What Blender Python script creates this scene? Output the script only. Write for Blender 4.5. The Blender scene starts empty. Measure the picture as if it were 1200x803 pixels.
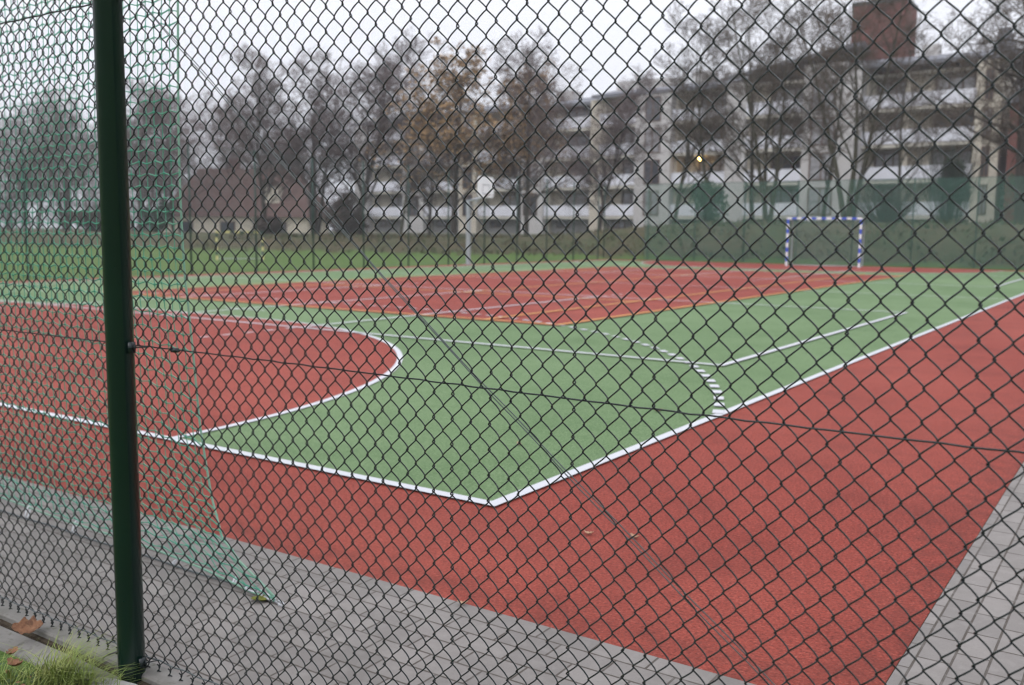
import bpy, math, random
import numpy as np
from mathutils import Vector, Matrix, Quaternion

random.seed(7); RNG = np.random.RandomState(7)
sc = bpy.context.scene
COL = sc.collection
R = math.radians
HAZE = .0010

# ------------------------------------------------------------------ helpers
class MB:
    """collects verts / faces / material indices for one mesh"""
    def __init__(s): s.v = []; s.f = []; s.m = []
    def add(s, vs, fs, mi=0):
        o = len(s.v); s.v.extend([tuple(p) for p in vs])
        for f in fs: s.f.append(tuple(i + o for i in f)); s.m.append(mi)
    def box(s, x0, x1, y0, y1, z0, z1, mi=0):
        vs = [(x0,y0,z0),(x1,y0,z0),(x1,y1,z0),(x0,y1,z0),(x0,y0,z1),(x1,y0,z1),(x1,y1,z1),(x0,y1,z1)]
        s.add(vs, [(0,3,2,1),(4,5,6,7),(0,1,5,4),(1,2,6,5),(2,3,7,6),(3,0,4,7)], mi)
    def tube(s, pts, rad, n=6, mi=0, cap=True, closed=False):
        pts = [Vector(p) for p in pts]; k = len(pts)
        if not hasattr(rad, '__len__'): rad = [rad] * k
        vs = []; a = None
        for i in range(k):
            if closed: t = pts[(i+1) % k] - pts[i-1]
            else: t = pts[min(i+1, k-1)] - pts[max(i-1, 0)]
            t = t.normalized() if t.length > 1e-9 else Vector((0,0,1))
            if a is None:
                a = t.orthogonal().normalized()
            else:
                a = a - t * a.dot(t)
                a = a.normalized() if a.length > 1e-6 else t.orthogonal().normalized()
            b = t.cross(a)
            for j in range(n):
                w = 2 * math.pi * j / n
                vs.append(pts[i] + (a * math.cos(w) + b * math.sin(w)) * rad[i])
        fs = []
        for i in range(k if closed else k - 1):
            i2 = (i + 1) % k
            for j in range(n):
                j2 = (j + 1) % n
                fs.append((i*n+j, i*n+j2, i2*n+j2, i2*n+j))
        if cap and not closed:
            fs.append(tuple(range(n-1, -1, -1))); fs.append(tuple((k-1)*n + j for j in range(n)))
        s.add(vs, fs, mi)
    def poly(s, pts, mi=0):
        s.add(pts, [tuple(range(len(pts)))], mi)
    def build(s, name, mats, parent=None, smooth=False):
        return mk(name, np.array(s.v, dtype=np.float64).reshape(-1, 3), s.f, mats, parent, smooth, s.m)

def mk(name, v, f, mats, parent=None, smooth=False, mi=None):
    me = bpy.data.meshes.new(name)
    if isinstance(f, np.ndarray):
        n = f.shape[1]
        me.vertices.add(len(v)); me.vertices.foreach_set('co', np.asarray(v, dtype=np.float32).ravel())
        me.loops.add(f.size); me.loops.foreach_set('vertex_index', f.astype(np.int32).ravel())
        me.polygons.add(len(f)); me.polygons.foreach_set('loop_start', np.arange(0, f.size, n, dtype=np.int32))
        try: me.polygons.foreach_set('loop_total', np.full(len(f), n, dtype=np.int32))
        except Exception: pass
        me.update(calc_edges=True)
    else:
        me.from_pydata([tuple(p) for p in v], [], f)
        me.update()
    if not isinstance(mats, (list, tuple)): mats = [mats]
    for m in mats: me.materials.append(m)
    if mi is not None and len(mats) > 1: me.polygons.foreach_set('material_index', mi)
    me.polygons.foreach_set('use_smooth', [smooth] * len(me.polygons))
    o = bpy.data.objects.new(name, me); COL.objects.link(o)
    if parent is not None: o.parent = parent
    return o

def tag(o, label=None, cat=None, group=None, kind=None):
    if label: o['label'] = label
    if cat: o['category'] = cat
    if group: o['group'] = group
    if kind: o['kind'] = kind
    return o
def thing(name, label, cat, loc=(0,0,0), rz=0.0, group=None):
    o = bpy.data.objects.new(name, None); COL.objects.link(o)
    o.location = loc; o.rotation_euler = (0, 0, rz); o.empty_display_size = .2
    return tag(o, label, cat, group)
def struct(o): o['kind'] = 'structure'; return o
def copy_tree(o, parent=None):
    c = o.copy(); COL.objects.link(c)
    if parent is not None: c.parent = parent
    for ch in list(o.children): copy_tree(ch, c)
    return c

# ------------------------------------------------------------------ materials
def mat(name, col, rough=.8, spec=.3, metal=0.0, noise=None, bump=None, coat=0.0, trans=None):
    """noise = list of (scale, amount, other colour, (lo, hi) ramp); bump = (scale, strength, distance)"""
    m = bpy.data.materials.new(name); m.use_nodes = True
    nt = m.node_tree; b = nt.nodes['Principled BSDF']
    b.inputs['Roughness'].default_value = rough
    b.inputs['Specular IOR Level'].default_value = spec
    b.inputs['Metallic'].default_value = metal
    if coat: b.inputs['Coat Weight'].default_value = coat; b.inputs['Coat Roughness'].default_value = .15
    tc = nt.nodes.new('ShaderNodeTexCoord')
    last = None
    for (scale, amt, c2, (lo, hi)) in (noise or []):
        n = nt.nodes.new('ShaderNodeTexNoise'); n.inputs['Scale'].default_value = scale
        n.inputs['Detail'].default_value = 3; n.inputs['Roughness'].default_value = .6
        nt.links.new(tc.outputs['Object'], n.inputs['Vector'])
        r = nt.nodes.new('ShaderNodeMapRange'); r.inputs['From Min'].default_value = lo; r.inputs['From Max'].default_value = hi
        r.inputs['To Max'].default_value = amt
        nt.links.new(n.outputs['Fac'], r.inputs['Value'])
        mx = nt.nodes.new('ShaderNodeMix'); mx.data_type = 'RGBA'
        nt.links.new(r.outputs['Result'], mx.inputs['Factor'])
        if last is None: mx.inputs['A'].default_value = (*col, 1)
        else: nt.links.new(last, mx.inputs['A'])
        mx.inputs['B'].default_value = (*c2, 1); last = mx.outputs['Result']
    if last is None: b.inputs['Base Color'].default_value = (*col, 1)
    else: nt.links.new(last, b.inputs['Base Color'])
    if bump:
        n = nt.nodes.new('ShaderNodeTexNoise'); n.inputs['Scale'].default_value = bump[0]; n.inputs['Detail'].default_value = 2
        nt.links.new(tc.outputs['Object'], n.inputs['Vector'])
        bp = nt.nodes.new('ShaderNodeBump'); bp.inputs['Strength'].default_value = bump[1]; bp.inputs['Distance'].default_value = bump[2]
        nt.links.new(n.outputs['Fac'], bp.inputs['Height']); nt.links.new(bp.outputs['Normal'], b.inputs['Normal'])
    return m

def rubber(name, col, dark, light, edge=None):
    m = mat(name, col, .82, .2, noise=[(75, .9, dark, (.47, .68)), (95, .8, light, (.54, .64)), (190, .6, dark, (.47, .64)),
               (1.3, .38, dark, (.45, .75)), (.25, .25, light, (.4, .75)), (7, .25, dark, (.5, .8))], bump=(90, .9, .008))
    if edge:                      # dirt worn into the surface along its two near edges
        nt = m.node_tree; b = nt.nodes['Principled BSDF']; src = b.inputs['Base Color'].links[0].from_socket
        tc = nt.nodes.new('ShaderNodeTexCoord'); sx = nt.nodes.new('ShaderNodeSeparateXYZ'); nt.links.new(tc.outputs['Object'], sx.inputs['Vector'])
        def rng(o, lo, hi, a=0., z=1.):
            r = nt.nodes.new('ShaderNodeMapRange'); nt.links.new(o, r.inputs['Value'])
            for k, x in (('From Min', lo), ('From Max', hi), ('To Min', a), ('To Max', z)): r.inputs[k].default_value = x
            return r.outputs['Result']
        def op(o, p, q):
            r = nt.nodes.new('ShaderNodeMath'); r.operation = o; nt.links.new(p, r.inputs[0]); nt.links.new(q, r.inputs[1]); return r.outputs[0]
        e = op('MAXIMUM', rng(sx.outputs['X'], 1.55, 2.03), rng(sx.outputs['Y'], -.68, -1.08))
        n = nt.nodes.new('ShaderNodeTexNoise'); n.inputs['Scale'].default_value = 9; n.inputs['Detail'].default_value = 5; nt.links.new(tc.outputs['Object'], n.inputs['Vector'])
        f = rng(op('MULTIPLY', e, rng(n.outputs['Fac'], .3, .65)), .12, .9, 0, .5)
        x = nt.nodes.new('ShaderNodeMix'); x.data_type = 'RGBA'; nt.links.new(f, x.inputs['Factor']); nt.links.new(src, x.inputs['A']); x.inputs['B'].default_value = (*edge, 1)
        nt.links.new(x.outputs['Result'], b.inputs['Base Color'])
    return m
M = {}
M['red'] = rubber('red_rubber', (.285, .050, .033), (.07, .010, .008), (.50, .135, .095), (.10, .024, .018))
M['green'] = rubber('green_rubber', (.134, .208, .094), (.06, .115, .04), (.26, .35, .19))
M['white'] = mat('white_paint', (.52, .525, .55), .6, .3, noise=[(150, .25, (.55, .55, .55), (.5, .75)), (2, .25, (.58, .58, .56), (.5, .8)), (14, .35, (.5, .5, .48), (.55, .8))], bump=(150, .4, .004))
M['orange'] = mat('orange_paint', (.60, .33, .085), .7, .3, noise=[(3, .2, (.5, .27, .08), (.5, .8))])
M['wire'] = mat('green_pvc_wire', (.002, .0075, .008), .2, .45, noise=[(30, .5, (.010, .018, .017), (.5, .8))])
M['brace'] = mat('grey_steel_wire', (.085, .10, .10), .4, .5, metal=.3)
M['post'] = mat('dark_green_paint', (.0014, .0125, .0088), .25, .4, noise=[(5, .5, (.0035, .021, .013), (.4, .8)), (60, .8, (.03, .06, .05), (.71, .80))])
M['net'] = mat('green_net_cord', (.055, .29, .19), .7, .3, noise=[(15, .6, (.20, .36, .25), (.4, .7))])
M['rope'] = mat('pale_green_rope', (.16, .34, .25), .8, .3, noise=[(40, .6, (.30, .36, .27), (.4, .7))])
M['steel'] = mat('zinc_steel', (.55, .56, .58), .35, .5, metal=.85, noise=[(40, .4, (.35, .35, .36), (.5, .8))])
M['concrete'] = mat('kerb_concrete', (.21, .20, .185), .85, .25, noise=[(9, .6, (.13, .125, .105), (.4, .65)), (22, .7, (.07, .075, .04), (.58, .72)), (140, .5, (.15, .14, .13), (.55, .8))], bump=(120, .5, .004))
M['footing'] = mat('pale_concrete', (.42, .41, .40), .85, .25, noise=[(30, .5, (.28, .27, .26), (.4, .7))], bump=(60, .6, .008))
M['soil'] = mat('joint_soil', (.05, .038, .028), .95, .1, noise=[(60, .7, (.09, .075, .05), (.4, .7))], bump=(80, .8, .01))
M['leafbrown'] = mat('dry_brown_leaf', (.22, .105, .055), .7, .3, noise=[(45, .8, (.10, .045, .025), (.45, .62)), (120, .6, (.30, .17, .09), (.5, .7))])
M['leaftan'] = mat('dry_tan_leaf', (.42, .27, .17), .7, .3, noise=[(40, .5, (.25, .14, .08), (.4, .7))])
M['leafgreen'] = mat('yellow_green_leaf', (.16, .17, .02), .6, .3, noise=[(60, .6, (.06, .07, .012), (.4, .7))])
M['blade'] = mat('grass_blade', (.21, .27, .065), .6, .3, noise=[(14, .8, (.42, .40, .15), (.45, .7)), (30, .6, (.09, .15, .03), (.5, .75))])
M['clover'] = mat('ground_cover_leaf', (.045, .085, .03), .6, .3, noise=[(30, .6, (.09, .10, .03), (.4, .7))])

def ground_material():
    m = bpy.data.materials.new('grass_ground'); m.use_nodes = True
    nt = m.node_tree; b = nt.nodes['Principled BSDF']; b.inputs['Roughness'].default_value = .9; b.inputs['Specular IOR Level'].default_value = .15
    tc = nt.nodes.new('ShaderNodeTexCoord'); geo = nt.nodes.new('ShaderNodeNewGeometry')
    def noise(s, d=4):
        n = nt.nodes.new('ShaderNodeTexNoise'); n.inputs['Scale'].default_value = s; n.inputs['Detail'].default_value = d
        nt.links.new(tc.outputs['Object'], n.inputs['Vector']); return n.outputs['Fac']
    def rng(v, lo, hi, a=0., z=1.):
        r = nt.nodes.new('ShaderNodeMapRange'); nt.links.new(v, r.inputs['Value'])
        for k, x in (('From Min', lo), ('From Max', hi), ('To Min', a), ('To Max', z)): r.inputs[k].default_value = x
        return r.outputs['Result']
    def mix(f, A, B):
        x = nt.nodes.new('ShaderNodeMix'); x.data_type = 'RGBA'; nt.links.new(f, x.inputs['Factor'])
        for k, c in (('A', A), ('B', B)):
            if isinstance(c, tuple): x.inputs[k].default_value = (*c, 1)
            else: nt.links.new(c, x.inputs[k])
        return x.outputs['Result']
    g = mix(rng(noise(1.3), .35, .7), (.078, .138, .032), (.105, .152, .046))
    g = mix(rng(noise(25), .45, .75, 0, .6), g, (.06, .11, .022))
    d = mix(rng(noise(.5), .38, .62), (.066, .078, .036), (.092, .072, .042))
    d = mix(rng(noise(2.2), .45, .62, 0, .75), d, (.045, .05, .024))
    d = mix(rng(noise(9), .48, .66, 0, .7), d, (.115, .105, .06))
    # the bank is rough herbage and dead leaves, the flat strip is lawn: by where the ground slopes or stands higher
    sx = nt.nodes.new('ShaderNodeSeparateXYZ'); nt.links.new(geo.outputs['Position'], sx.inputs['Vector'])
    ad = nt.nodes.new('ShaderNodeMath'); ad.operation = 'ADD'; nt.links.new(sx.outputs['Z'], ad.inputs[0]); nt.links.new(rng(noise(.6), .3, .7, -.15, .15), ad.inputs[1])
    c = mix(rng(ad.outputs[0], .10, .26), g, d)
    nt.links.new(c, b.inputs['Base Color'])
    bp = nt.nodes.new('ShaderNodeBump'); bp.inputs['Strength'].default_value = .8; bp.inputs['Distance'].default_value = .06
    nt.links.new(noise(18), bp.inputs['Height']); nt.links.new(bp.outputs['Normal'], b.inputs['Normal'])
    return m
M['ground'] = ground_material()

def paver_material(name, rot, off):
    m = bpy.data.materials.new(name); m.use_nodes = True
    nt = m.node_tree; b = nt.nodes['Principled BSDF']; b.inputs['Roughness'].default_value = .8; b.inputs['Specular IOR Level'].default_value = .3
    tc = nt.nodes.new('ShaderNodeTexCoord'); mp = nt.nodes.new('ShaderNodeMapping'); mp.vector_type = 'POINT'
    mp.inputs['Location'].default_value = off; mp.inputs['Rotation'].default_value = (0, 0, rot)
    nt.links.new(tc.outputs['Object'], mp.inputs['Vector'])
    br = nt.nodes.new('ShaderNodeTexBrick'); br.inputs['Scale'].default_value = 1
    br.inputs['Brick Width'].default_value = .2; br.inputs['Row Height'].default_value = .1; br.inputs['Mortar Size'].default_value = .0042
    br.inputs['Mortar Smooth'].default_value = .35; br.offset = .5
    br.inputs['Color1'].default_value = (.235, .215, .198, 1); br.inputs['Color2'].default_value = (.178, .163, .150, 1); br.inputs['Mortar'].default_value = (.075, .062, .05, 1)
    nt.links.new(mp.outputs['Vector'], br.inputs['Vector'])
    def noise(s):
        n = nt.nodes.new('ShaderNodeTexNoise'); n.inputs['Scale'].default_value = s; n.inputs['Detail'].default_value = 4
        nt.links.new(tc.outputs['Object'], n.inputs['Vector']); return n.outputs['Fac']
    c = br.outputs['Color']
    for s, a, lo, hi, c2 in ((3.5, .5, .45, .75, (.13, .118, .105)), (160, .45, .55, .8, (.12, .11, .10)), (22, .3, .5, .75, (.30, .28, .26))):
        r = nt.nodes.new('ShaderNodeMapRange'); r.inputs['From Min'].default_value = lo; r.inputs['From Max'].default_value = hi; r.inputs['To Max'].default_value = a
        nt.links.new(noise(s), r.inputs['Value'])
        x = nt.nodes.new('ShaderNodeMix'); x.data_type = 'RGBA'; nt.links.new(r.outputs['Result'], x.inputs['Factor']); nt.links.new(c, x.inputs['A']); x.inputs['B'].default_value = (*c2, 1)
        c = x.outputs['Result']
    nt.links.new(c, b.inputs['Base Color'])
    inv = nt.nodes.new('ShaderNodeMath'); inv.operation = 'SUBTRACT'; inv.inputs[0].default_value = 1; nt.links.new(br.outputs['Fac'], inv.inputs[1])
    bp = nt.nodes.new('ShaderNodeBump'); bp.inputs['Strength'].default_value = .7; bp.inputs['Distance'].default_value = .006
    nt.links.new(inv.outputs[0], bp.inputs['Height'])
    b2 = nt.nodes.new('ShaderNodeBump'); b2.inputs['Strength'].default_value = .35; b2.inputs['Distance'].default_value = .003
    nt.links.new(noise(180), b2.inputs['Height']); nt.links.new(bp.outputs['Normal'], b2.inputs['Normal'])
    nt.links.new(b2.outputs['Normal'], b.inputs['Normal'])
    return m

# ------------------------------------------------------------------ ground and court
PITCH = 38.4                      # length of the pitch; 20 m wide, near corner at the origin
def sm(t): t = max(0., min(1., t)); return t * t * (3 - 2 * t)
def hgt(x, y):
    """height of the land: flat round the court, a bank behind it"""
    y0 = 39.6 + (0.33 * (x + 21.0) if x < -21 else 0.0)
    A = 1.05 + .95 * sm((x + 30.0) / 14.0)
    t = (y - y0) / 5.2
    z = -.03 + A * sm(t)
    if y < 40.2 and x > -21.6: z = -.03
    return z
xs = sorted(set([-900, -600, -400, -280, -200, -150, -120, -100] + list(range(-90, 40, 2)) + [45, 55, 70, 90, 120, 160, 220, 320, 500, 900]))
ys = sorted(set([-300, -150, -80, -40, -20, -10, -5, -3] + [-2.215, 0, 10, 20, 24] + [25 + .5 * q for q in range(0, 50)] + list(range(50, 70)) + list(range(70, 100, 3)) + [110, 130, 160, 200, 300, 500, 900]))
vv = []; ff = []
for y in ys:
    for x in xs:
        vv.append((x, y, hgt(x, y) + (random.uniform(-.06, .06) if y > 43 or x < -24 else 0)))
nx = len(xs)
for j in range(len(ys) - 1):
    for i in range(nx - 1):
        a = j * nx + i; ff.append((a, a+1, a+1+nx, a+nx))
struct(mk('ground', vv, ff, M['ground'], smooth=True))

def sheet(name, pts, z, m):
    b = MB(); b.poly([(x, y, z) for x, y in pts]); return struct(b.build(name, m))
sheet('red_surround', [(-21.0, -1.08), (2.03, -1.08), (2.03, 40.4), (-21.0, 40.4)], 0.0, M['red'])
M['pav_a'] = paver_material('pavers_along_goal_line', 0, (0, .08, 0))
M['pav_b'] = paver_material('pavers_along_side_line', R(90), (0, .03, 0))
def slab(name, x0, x1, y0, y1, z0, z1, m):
    b = MB(); b.box(x0, x1, y0, y1, z0, z1); return struct(b.build(name, m))
slab('pavement', -21, 2.03, -2.02, -1.084, -.1, .004, M['pav_a'])
slab('side_pavement', 2.034, 4.6, -2.02, 41, -.1, .004, M['pav_b'])
sheet('green_pitch', [(-20, 0), (0, 0), (0, PITCH), (-20, PITCH)], .004, M['green'])
T0, T1 = 7.95, PITCH - 7.95
sheet('red_tennis_court', [(-15.48, T0), (-4.45, T0), (-4.45, T1), (-15.48, T1)], .008, M['red'])
def darc(r, y0, sgn, n=40):
    p = []
    for i in range(n + 1):
        a = math.pi / 2 * i / n; p.append((-8.5 + r * math.cos(a), y0 + sgn * r * math.sin(a)))
    for i in range(n + 1):
        a = math.pi / 2 + math.pi / 2 * i / n; p.append((-11.5 + r * math.cos(a), y0 + sgn * r * math.sin(a)))
    return p
sheet('red_goal_area', darc(6.0, 0, 1), .008, M['red'])
sheet('red_goal_area.001', darc(6.0, PITCH, -1)[::-1], .008, M['red'])

def ribbon(mb, pts, w, z, closed=False):
    n = len(pts); L = []
    for i in range(n):
        a = Vector(pts[i-1] if (i > 0 or closed) else pts[0]); c = Vector(pts[(i+1) % n] if (i < n-1 or closed) else pts[-1])
        p = Vector(pts[i]); d1 = (p - a); d2 = (c - p)
        if d1.length < 1e-9: d1 = d2
        if d2.length < 1e-9: d2 = d1
        d1.normalize(); d2.normalize(); t = (d1 + d2).normalized(); nn = Vector((-t.y, t.x)); k = max(.5, nn.dot(Vector((-d1.y, d1.x))))
        L.append((p + nn * w / 2 / k, p - nn * w / 2 / k))
    vs = [];
    for a, c in L: vs += [(a.x, a.y, z), (c.x, c.y, z)]
    fs = [(2*i, 2*i+1, 2*((i+1) % n)+1, 2*((i+1) % n)) for i in range(n if closed else n - 1)]
    mb.add(vs, fs)
w = MB()
ribbon(w, [(-20, 0), (0, 0), (0, PITCH), (-20, PITCH)], .066, .012, closed=True)
for sgn, y0 in ((1, 0), (-1, PITCH)):
    ribbon(w, darc(6.0, y0, sgn), .06, .0125 if sgn > 0 else .012)
    # dashed 9 m line
    def p9(s, r=8.97):
        a0 = math.acos(8.5 / r); la = r * (math.pi / 2 - a0)
        if s < la: a = a0 + s / r; return (-8.5 + r * math.cos(a), y0 + sgn * r * math.sin(a))
        s -= la
        if s < 3: return (-8.5 - s, y0 + sgn * r)
        a = math.pi / 2 + (s - 3) / r; return (-11.5 + r * math.cos(a), y0 + sgn * r * math.sin(a))
    tot = 2 * 8.97 * (math.pi / 2 - math.acos(8.5 / 8.97)) + 3
    s = .05
    while s < tot - .2:
        ribbon(w, [p9(s), p9(s + .075), p9(s + .15)], .08, .016); s += .31
    ribbon(w, [(-10.5, y0 + sgn * 7), (-9.5, y0 + sgn * 7)], .05, .016)
ribbon(w, [(0, PITCH/2), (-20, PITCH/2)], .06, .0165)
for a, c in ((5.41, 13.85), (PITCH - 13.85, PITCH - 5.41)):       # the two volleyball courts across the pitch
    ribbon(w, [(-.98, a), (-.98, c), (-19, c), (-19, a)], .072, .0205, closed=True)
    for x in (-7.0, -10.0, -13.0): ribbon(w, [(x, a + .03), (x, c - .03)], .072, .0245)
    for x in (-7.0, -13.0):                                       # broken extensions of the attack lines
        for k in range(5):
            for q in (a - .2 - .35 * k, c + .2 + .35 * k): ribbon(w, [(x, q - .075), (x, q + .075)], .06, .0245)
struct(w.build('white_markings', M['white']))
o = MB()
ribbon(o, [(-15.48, T0), (-4.45, T0), (-4.45, T1), (-15.48, T1)], .065, .0285, closed=True)
for x in (-5.75, -14.15): ribbon(o, [(x, T0 + .03), (x, T1 - .03)], .065, .0285)
for y in (PITCH/2 - 6.2, PITCH/2 + 6.2): ribbon(o, [(-14.12, y), (-5.78, y)], .065, .0285)
ribbon(o, [(-9.9, PITCH/2 - 6.17), (-9.9, PITCH/2 + 6.17)], .065, .0285)
struct(o.build('orange_markings', M['orange']))

# kerb stones, their joint of soil and the concrete they are bedded in
kb = MB(); random.seed(3)
x = -21.0
while x < 4.6:
    dz = random.uniform(-.003, .003); dy = random.uniform(-.003, .003)
    vs = []
    for xx in (x + .002, x + .996):
        for (yy, zz) in ((-2.098, -.1), (-2.024, -.1), (-2.024, .008), (-2.030, .012), (-2.092, .012), (-2.098, .006)):
            vs.append((xx, yy + dy, zz + dz))
    kb.add(vs, [(i, (i+1) % 6, 6 + (i+1) % 6, 6 + i) for i in range(6)] + [(5,4,3,2,1,0), (6,7,8,9,10,11)])
    x += 1.0
struct(kb.build('kerb', M['concrete']))
slab('kerb_joint', -21, 4.6, -2.115, -2.02, -.1, -.006, M['soil'])
bb = MB(); 
vs = []; n = 120
for i in range(n + 1):
    xx = -21 + 25.6 * i / n
    vs += [(xx, -2.118, -.012 + random.uniform(-.004, .004)), (xx, -2.20 + random.uniform(-.02, .012), -.022 + random.uniform(-.006, .006)), (xx, -2.235, -.09)]
fs = []
for i in range(n):
    for j in range(2): fs.append((i*3+j, i*3+j+1, i*3+4+j, i*3+3+j))
bb.add(vs, fs); struct(bb.build('kerb_bedding', M['concrete']))

# ------------------------------------------------------------------ the chain-link fence in front
YF = -2.06
PX, PZ = .02575, .0571           # pitch of the mesh: half a diamond's width, diamond height
def chain_link(x0, x1, z0, z1, wire_r, depth, sides=5):
    ncol = int((x1 - x0) / PX); nleg = int((z1 - z0) / (PZ / 2))
    prof = np.array([0., .05, .13, .25, .5, .75, .87, .95])
    a = PX / 2 + wire_r * .75
    allv = []; allf = []; base = 0
    for i in range(ncol):
        xc = x0 + i * PX
        P = []
        for k in range(nleg):
            up = ((k + i) % 2 == 0)               # leg that climbs to the right: front; to the left: back
            for s in prof:
                w_ = .66 * (2 * s - 1) + .34 * math.sin(math.pi * (s - .5))
                xx = a * w_ if up else -a * w_
                yy = (-1 if up else 1) * depth * max(0., math.cos(math.pi * (s - .5))) ** .6
                zz = s * PZ / 2
                P.append((xx, yy, z0 + k * PZ / 2 + zz))
        P = np.array(P)
        P[:, 0] += xc + .0009 * RNG.randn()
        P[:, 2] += .0008 * RNG.randn()
        P[:, 0] += .0022 * np.sin(P[:, 2] * 3.1 + xc * 2.3) + .0012 * np.sin(P[:, 2] * 9.3 + xc * 7)
        P[:, 2] += .0025 * np.sin(xc * 4.1 + P[:, 2] * 1.7)
        P[:, 1] += YF + .006 * np.sin(xc * 2.9 + 1) * np.sin(P[:, 2] * 2.2) + .0006 * np.sin(P[:, 2] * 31 + xc * 40)
        T = np.gradient(P, axis=0); T /= np.linalg.norm(T, axis=1)[:, None] + 1e-12
        N1 = np.cross(T, np.array([1., 0, 0])); N1 /= np.linalg.norm(N1, axis=1)[:, None] + 1e-9
        N2 = np.cross(T, N1)
        ang = 2 * np.pi * np.arange(sides) / sides
        V = P[:, None, :] + wire_r * (np.cos(ang)[None, :, None] * N1[:, None, :] + np.sin(ang)[None, :, None] * N2[:, None, :])
        n = len(P); V = V.reshape(-1, 3)
        ii, jj = np.meshgrid(np.arange(n - 1), np.arange(sides), indexing='ij')
        j2 = (jj + 1) % sides
        F = np.stack([ii*sides+jj, ii*sides+j2, (ii+1)*sides+j2, (ii+1)*sides+jj], -1).reshape(-1, 4) + base
        allv.append(V); allf.append(F); base += len(V)
    return np.concatenate(allv), np.concatenate(allf)
XA, XB = -2.75, 3.2
fence = thing('chain_link_fence', 'dark green chain link fence on a round post right in front of the camera', 'fence', (0, YF, 0))
V, F = chain_link(XA, XB, .026, 2.12, .00170, .0062)
V[:, 1] -= YF
# barbed lower ends: the cut wires are twisted together below the last row
ncol = int((XB - XA) / PX); rb = random.Random(4)
bm_ = MB()
for i in range(1, ncol, 2):
    xc = XA + i * PX + PX / 2; zc = .026; j = rb.uniform(-.002, .002)
    pts = [(xc - .003, -.003, zc + .012), (xc + .002, .003, zc + .003), (xc + .003, -.002, zc - .004), (xc - .002, -.004, zc - .009), (xc - .001 + j, .003, zc - .011), (xc + .005 + j, .004, zc - .013)]
    bm_.tube(pts, .0021, 5, cap=False)
nv = len(V)
V = np.concatenate([V, np.array([tuple(p) for p in bm_.v])]); F = np.concatenate([F, np.array(bm_.f) + nv])
mk('mesh', V, F, M['wire'], fence, smooth=True)
def wirepath(x0, x1, z, amp, n=160, y=0.0):
    return [(x0 + (x1 - x0) * i / n, y + .0035 * math.sin(i * 1.9), z + amp * math.sin((x0 + (x1-x0)*i/n) * 2.51) + .0006 * math.sin(i * 2.3)) for i in range(n + 1)]
for z, r_ in ((.047, .0022), (.994, .0019), (1.974, .0022)):
    t = MB(); t.tube(wirepath(XA, XB, z, .002), r_, 6); t.build('tension_wire', M['brace'] if z < .5 else M['wire'], fence, True)
def fence_post(x):
    p = MB(); r = .0385; yc = -.045
    prof = [(-.25, r), (2.10, r), (2.105, r + .002), (2.13, r + .002), (2.145, r - .008), (2.15, .005)]
    n = 32; vs = []
    for z, rr in prof:
        for j in range(n):
            a = 2 * math.pi * j / n; vs.append((x + rr * math.cos(a), yc + rr * math.sin(a), z))
    fs = []
    for i in range(len(prof) - 1):
        for j in range(n): fs.append((i*n+j, i*n+(j+1) % n, (i+1)*n+(j+1) % n, (i+1)*n+j))
    fs.append(tuple((len(prof)-1)*n + j for j in range(n)))
    p.add(vs, fs); po = p.build('post', M['post'], fence, True)
    for z in (.05, .994, 1.974):                  # eyelets that carry the tension wires
        e = MB()
        e.box(x + .036, x + .052, -.050, -.030, z - .016, z + .016)
        e.tube([(x + .05 + .009 * math.cos(a), -.036 + .0, z + .009 * math.sin(a)) for a in [i * math.pi / 4 for i in range(8)]], .0022, 5, closed=True)
        e.tube([(x + .052, -.036, z), (x + .06, -.012, z), (x + .07, 0, z)], .002, 5)
        e.build('eyelet', M['wire'], po, True)
PXC = .157
for x in (PXC - 2.52, PXC, PXC + 2.52): fence_post(x)
# diagonal brace: two strands from the post head to the foot of the next post
b1 = MB(); b2 = MB()
A_, B_ = Vector((PXC + .045, 0, 1.975)), Vector((PXC + 2.50, 0, .065))
N = 60
for mb_, off, ph in ((b1, .0, 0.), (b2, .0075, 1.)):
    pts = []
    for i in range(N + 1):
        t = i / N; p = A_.lerp(B_, t)
        sag = -.035 * math.sin(math.pi * t)
        gap = off * (math.sin(math.pi * min(1, t * 1.02)) ** .5 if t < .98 else 0) * (1 + .5 * math.sin(t * 9 + ph))
        pts.append((p.x + sag * .62 + gap * .62, .010 + .002 * math.sin(i + ph), p.z + sag * .78 + gap * .78))
    mb_.tube(pts, .0013, 6)
b1.build('brace_wire', M['brace'], fence, True); b2.build('brace_wire', M['brace'], fence, True)
k = MB()                                          # wire strainer on the middle wire right of the post
sx = .345
k.box(sx - .011, sx + .011, -.006, .006, .988, 1.0); k.tube([(sx - .02, 0, .994), (sx + .02, 0, .993)], .0034, 8); k.tube([(sx, -.010, .993), (sx, .010, .993)], .004, 8)
k.build('wire_strainer', M['wire'], fence, True)
ft = MB(); random.seed(5)                         # concrete footing round the foot of the post
ring = []
for i in range(14):
    a = 2 * math.pi * i / 14; ring.append((.14 + .19 * math.cos(a) * random.uniform(.85, 1.1), -.105 + .055 * math.sin(a) * random.uniform(.9, 1.1)))
ft.add([(x, y, .0) for x, y in ring] + [(x, y, -.12) for x, y in ring], [tuple(range(14))] + [(i, i+14, (i+1) % 14 + 14, (i+1) % 14) for i in range(14)])
fo = ft.build('footing', M['footing'], fence); fo.location = (.13, -.03, .008)

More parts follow.
